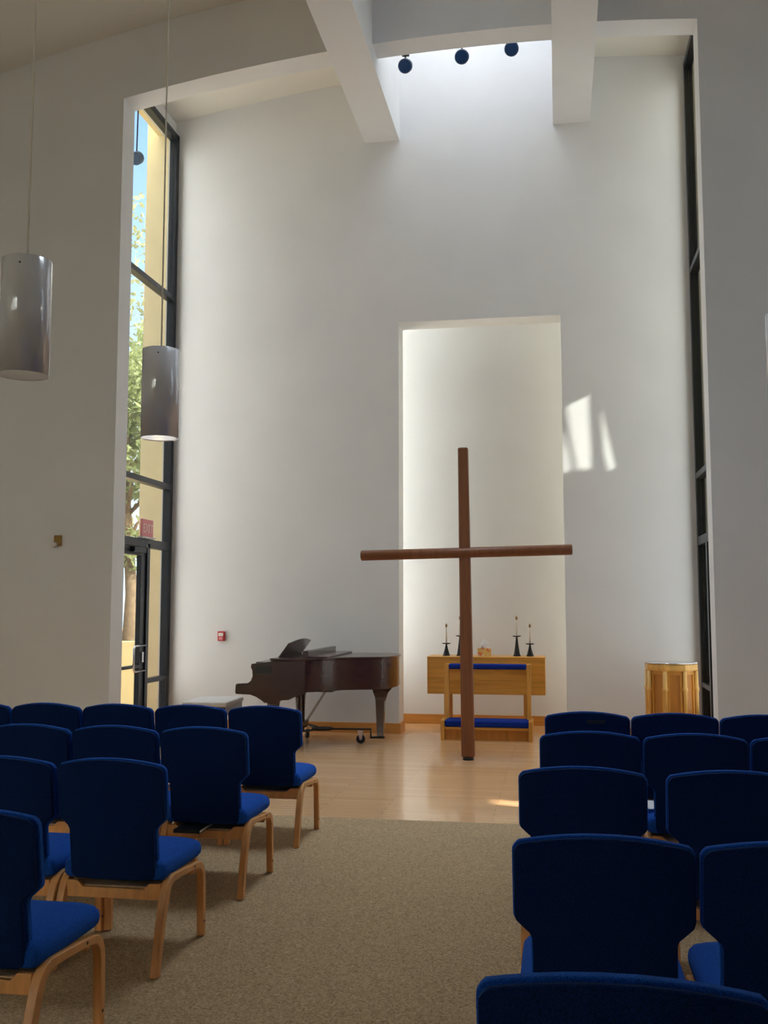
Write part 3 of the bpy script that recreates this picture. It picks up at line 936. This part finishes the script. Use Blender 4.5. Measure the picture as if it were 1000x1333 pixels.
# piano bench
bn = thing('piano_bench', 'low piano bench with a pale grey cushion beside the keyboard', 'bench', (-3.80, 10.80, 0), .05)
MB().box(-.25, .25, -.36, .36, .43, .485).build('cushion', M['white_cloth'], bn, bevel=.02, seg=3)
MB().box(-.235, .235, -.345, .345, .335, .43).build('seat_box', M['piano'], bn, bevel=.004)
for sx in (-1, 1):
    for sy in (-1, 1):
        x, y = sx * .205, sy * .31
        MB().hexa([(x - .018, y - .018, 0), (x + .018, y - .018, 0), (x + .018, y + .018, 0), (x - .018, y + .018, 0)],
                  [(x - .028, y - .028, .335), (x + .028, y - .028, .335), (x + .028, y + .028, .335), (x - .028, y + .028, .335)]).build('leg', M['piano'], bn)

# ------------------------------------------------------------------ lamps hanging in the nave
def pendant(x, y, z0, label, h=.595):
    t = thing('pendant_lamp', label, 'pendant lamp', (x, y, z0), 0, 'cylinder pendant lamps')
    r = .124
    MB().lathe([(r - .006, .004), (r, 0), (r, h), (r - .004, h + .002), (r - .02, h), (r - .02, h - .02), (r - .008, h - .03), (r - .008, .02)], n=48, closed_caps=False).build('lamp_shade', M['pendant'], t)
    MB().lathe([(.117, .003), (.117, .007)], n=40).build('diffuser', M['pendant'], t)
    top = arc(x, 8.39) - z0
    MB().tube([(0, 0, h - .02), (0, 0, top)], .006, 8).build('cord', M['ivory'], t)
    b = MB().lathe([(.02, h - .06), (.02, h - .01)], n=16); b.box(-.116, .116, -.008, .008, h - .05, h - .04)
    b.build('cap', M['ivory'], t)
    MB().lathe([(.06, top - .02), (.06, top + .01)], n=24).build('ceiling_rose', M['ivory'], t)
    s = MB().lathe([(.005, 0), (.005, .004)], n=10).build('screw', M['black'], t)
    s.matrix_local = Matrix.Translation((.03, -r * .97, h - .045)) @ Matrix.Rotation(PI / 2, 4, 'X')
    return t
pendant(-2.655, 4.6, 2.69, 'glossy white cylinder pendant hanging in front of the bare grey wall')
pendant(-2.585, 6.2, 2.63, 'glossy white cylinder pendant hanging in front of the tall glazing')
pendant(1.388, 6.2, 2.68, 'white cylinder pendant cut off by the frame edge on the font side')

# spotlights behind the arch
def spot(x, y, z, label, roll=0.0, arm_len=.16):
    t = thing('spotlight', label, 'spotlight', (x, y, z), 0, 'round spotlights behind the arch')
    a_ = math.radians(62)
    h = MB().lathe([(.060, 0), (.075, -.004), (.080, .02), (.078, .10), (.05, .14)], n=28).build('housing', M['spot_skylit'], t)
    h.rotation_euler = (-1.02, 0, roll)
    l = MB().lathe([(.066, -.008), (.066, -.004)], n=28).build('lens', M['lamp_blue'], h)
    MB().tube([(0, .04, .02), (0, .06, arm_len)], .010, 8).box(-.04, .04, .03, .09, arm_len, arm_len + .012).build('bracket', M['black'], t)
    return t
spot(-1.59, 10.55, 7.535, 'dark round spotlight lowest along the arch, next to the piano-side beam')
spot(-.953, 10.55, 7.58, 'dark round spotlight in the middle of the skylight')
spot(-.403, 10.55, 7.62, 'dark round spotlight closest to the font-side beam')
spot(-4.975, 11.0, 6.93, 'dark round spotlight on a long stem outside the glazing, before the blue sky', arm_len=.78)

# ------------------------------------------------------------------ small things on the walls
fa = thing('fire_alarm', 'small red fire alarm on the white back wall above the piano bench', 'fire alarm', (-4.119, YB0 + .003, 1.145))
MB().box(-.045, .045, -.045, 0, -.06, .06).build('housing', M['red'], fa, bevel=.008)
MB().box(-.03, .03, -.052, -.045, .0, .04).build('strobe', M['ivory'], fa, bevel=.004)
MB().box(-.025, .025, -.049, -.045, -.045, -.01).build('speaker_grille', M['sign'], fa)
th_ = thing('wall_sensor', 'tiny brass and grey sensor on the bare wall between pendant and glazing', 'sensor', (-5.36, YA0, 2.21))
MB().box(-.03, .055, -.03, 0, -.04, .075).build('back_plate', M['brass'], th_, bevel=.006)
MB().lathe([(.03, 0), (.03, .03), (.02, .05)], n=16).build('sensor_eye', M['white_cloth'], th_).matrix_local = Matrix.Translation((-.01, -.028, -.03)) @ Matrix.Rotation(PI / 2, 4, 'X')
ol = thing('wall_outlet', 'faint white cover plate low on the bare wall next to the jamb', 'outlet', (-5.30, YA0, .97))
MB().box(-.035, .035, -.006, 0, -.057, .057).build('cover_plate', M['plaster'], ol, bevel=.002)
MB().box(-.017, .017, -.009, -.006, -.035, .035).build('switch_paddle', M['plaster'], ol, bevel=.001)

ex = thing('exit_sign', 'red exit sign standing on the door head of the tall glazing', 'exit sign', (XL + .075, 11.13, HD + .05))
sg = MB().box(-.012, .012, -.165, .165, .02, .225).build('sign_face', M['sign'], ex, bevel=.003)
MB().box(-.03, .03, -.19, .19, 0, .02).build('sign_base', M['white_cloth'], ex)
cu = bpy.data.curves.new('exit_lettering', 'FONT'); cu.body = 'EXIT'; cu.size = .14; cu.extrude = .002; cu.align_x = 'CENTER'
cu.materials.append(M['sign_letter'])
tx = bpy.data.objects.new('lettering', cu); C.objects.link(tx); tx.parent = sg
tx.matrix_local = Matrix(((0, 0, 1, .0145), (1, 0, 0, 0), (0, 1, 0, .073), (0, 0, 0, 1)))
cu.offset = .004
bpy.context.view_layer.update()
lme = bpy.data.meshes.new_from_object(tx.evaluated_get(bpy.context.evaluated_depsgraph_get()))
lt = bpy.data.objects.new('lettering', lme); C.objects.link(lt); lt.parent = sg
lt.matrix_local = tx.matrix_local.copy()
bpy.data.objects.remove(tx)

# ------------------------------------------------------------------ daylight
wd = bpy.data.worlds.new('sky'); S.world = wd; wd.use_nodes = True
nt = wd.node_tree; N, L = nt.nodes, nt.links
for n_ in list(N): N.remove(n_)
out = N.new('ShaderNodeOutputWorld'); bg = N.new('ShaderNodeBackground')
geo = N.new('ShaderNodeTexCoord')
sep = N.new('ShaderNodeSeparateXYZ')
ramp = N.new('ShaderNodeValToRGB')
e = ramp.color_ramp.elements
e[0].position = 0; e[0].color = (.52, .63, .72, 1); e[1].position = .5; e[1].color = (.15, .29, .56, 1)
L.new(geo.outputs['Generated'], sep.inputs[0]); L.new(sep.outputs['Z'], ramp.inputs['Fac'])
dot = N.new('ShaderNodeVectorMath'); dot.operation = 'DOT_PRODUCT'; dot.inputs[1].default_value = (-SUN.x, -SUN.y, -SUN.z)
L.new(geo.outputs['Generated'], dot.inputs[0])
r2 = N.new('ShaderNodeMapRange'); r2.inputs['From Min'].default_value = -.1; r2.inputs['From Max'].default_value = 1; r2.inputs['To Min'].default_value = 0; r2.inputs['To Max'].default_value = 1
L.new(dot.outputs['Value'], r2.inputs['Value'])
mx = N.new('ShaderNodeMix'); mx.data_type = 'RGBA'; mx.inputs['B'].default_value = (5.5, 4.8, 3.5, 1)
L.new(r2.outputs['Result'], mx.inputs['Factor']); L.new(ramp.outputs['Color'], mx.inputs['A'])
L.new(mx.outputs['Result'], bg.inputs['Color']); bg.inputs['Strength'].default_value = 1.7
L.new(bg.outputs[0], out.inputs['Surface'])

sun = bpy.data.lights.new('sun', 'SUN'); sun.energy = 7.0; sun.angle = math.radians(.9); sun.color = (1, .93, .82)
so = bpy.data.objects.new('sun', sun); C.objects.link(so)
so.rotation_euler = SUN.to_track_quat('-Z', 'Y').to_euler()
so.location = (20, -10, 20)

def daylight(name, loc, direction, sx, sy, power, col):
    l = bpy.data.lights.new(name, 'AREA'); l.shape = 'RECTANGLE'; l.size = sx; l.size_y = sy; l.energy = power; l.color = col
    o = bpy.data.objects.new(name, l); C.objects.link(o); o.location = loc
    o.rotation_euler = Vector(direction).to_track_quat('-Z', 'Y').to_euler()
    return o
LP = dict(sky=11.5, nave_fill=38, left=21.5, right=20, niche=16, niche_fill=1.4, rear=1.5, nave=16, nave_back=1)
daylight('skylight', ((SH0 + SH1) / 2, YA1 + .52, SHT - .03), (0, 0, -1), 1.85, .9, LP['sky'], (.86, .92, 1))
daylight('added_nave_light', ((SH0 + SH1) / 2, (SKY0 + SKY1) / 2, SHT - .03), (0, 0, -1), 1.85, 2.0, LP['nave_fill'], (.74, .87, 1)).data.spread = math.radians(78)  # added fill from above the nave, spread narrowed to spare the arch wall
daylight('daylight_left_window', (XL + .10, (YA1 + YB0) / 2, 3.9), (1, 0, 0), 1.45, 7.0, LP['left'], (1, .98, .94))
daylight('daylight_right_window', (XR - .10, (YA1 + YB0) / 2, 4.1), (-1, 0, 0), 1.45, 7.4, LP['right'], (.94, .99, 1))
daylight('daylight_niche_window', (BX0 + .02, (YB1 + YN) / 2, 3.7), (1, 0, 0), .6, 6.0, LP['niche'], (1, .99, .90))
for y0, y1 in GY:
    daylight('daylight_nave_right', (NAVE_R - .02, (y0 + y1) / 2, (GZ0 + GZ1) / 2), (-1, 0, 0), y1 - y0 - .2, GZ1 - GZ0 - .2, LP['nave'] if y0 > 5 else LP['nave_back'], (.66, .82, 1))
daylight('niche_right_fill', (BX1 - .02, (YB1 + YN) / 2, 3.7), (-1, 0, 0), .6, 6.0, LP['niche_fill'], (.98, .98, .95))  # added fill for the right of the niche, no window known there
for x0, x1 in WX:
    daylight('daylight_rear_window', ((x0 + x1) / 2, NAVE_B + .02, (RZ0 + RZ1) / 2), (0, 1, 0), 1.3, 4.0, LP['rear'], (1, .98, .96))

# ------------------------------------------------------------------ camera
F = 1300.0
yaw = math.atan(225 / F); pitch = math.atan(121 / F); roll = math.radians(.2)
cam = bpy.data.cameras.new('camera'); co = bpy.data.objects.new('camera', cam); C.objects.link(co)
cam.sensor_fit = 'HORIZONTAL'; cam.sensor_width = 36; cam.lens = F / 1000 * 36
cam.clip_start = .05; cam.clip_end = 300
fw = Vector((-math.sin(yaw) * math.cos(pitch), math.cos(yaw) * math.cos(pitch), math.sin(pitch)))
rt = Vector((math.cos(yaw), math.sin(yaw), 0)); up = rt.cross(fw)
co.matrix_world = Matrix(((rt.x, up.x, -fw.x, 0), (rt.y, up.y, -fw.y, 0), (rt.z, up.z, -fw.z, 1.53), (0, 0, 0, 1)))
S.camera = co

vs_ = S.view_settings
vs_.view_transform = 'Standard'; vs_.look = 'None'; vs_.gamma = 1; vs_.use_curve_mapping = False
vs_.exposure = 0.7
S.cycles.use_denoising = True
S.cycles.max_bounces = 12; S.cycles.diffuse_bounces = 8; S.cycles.glossy_bounces = 4; S.cycles.transparent_max_bounces = 12
S.cycles.sample_clamp_indirect = 6
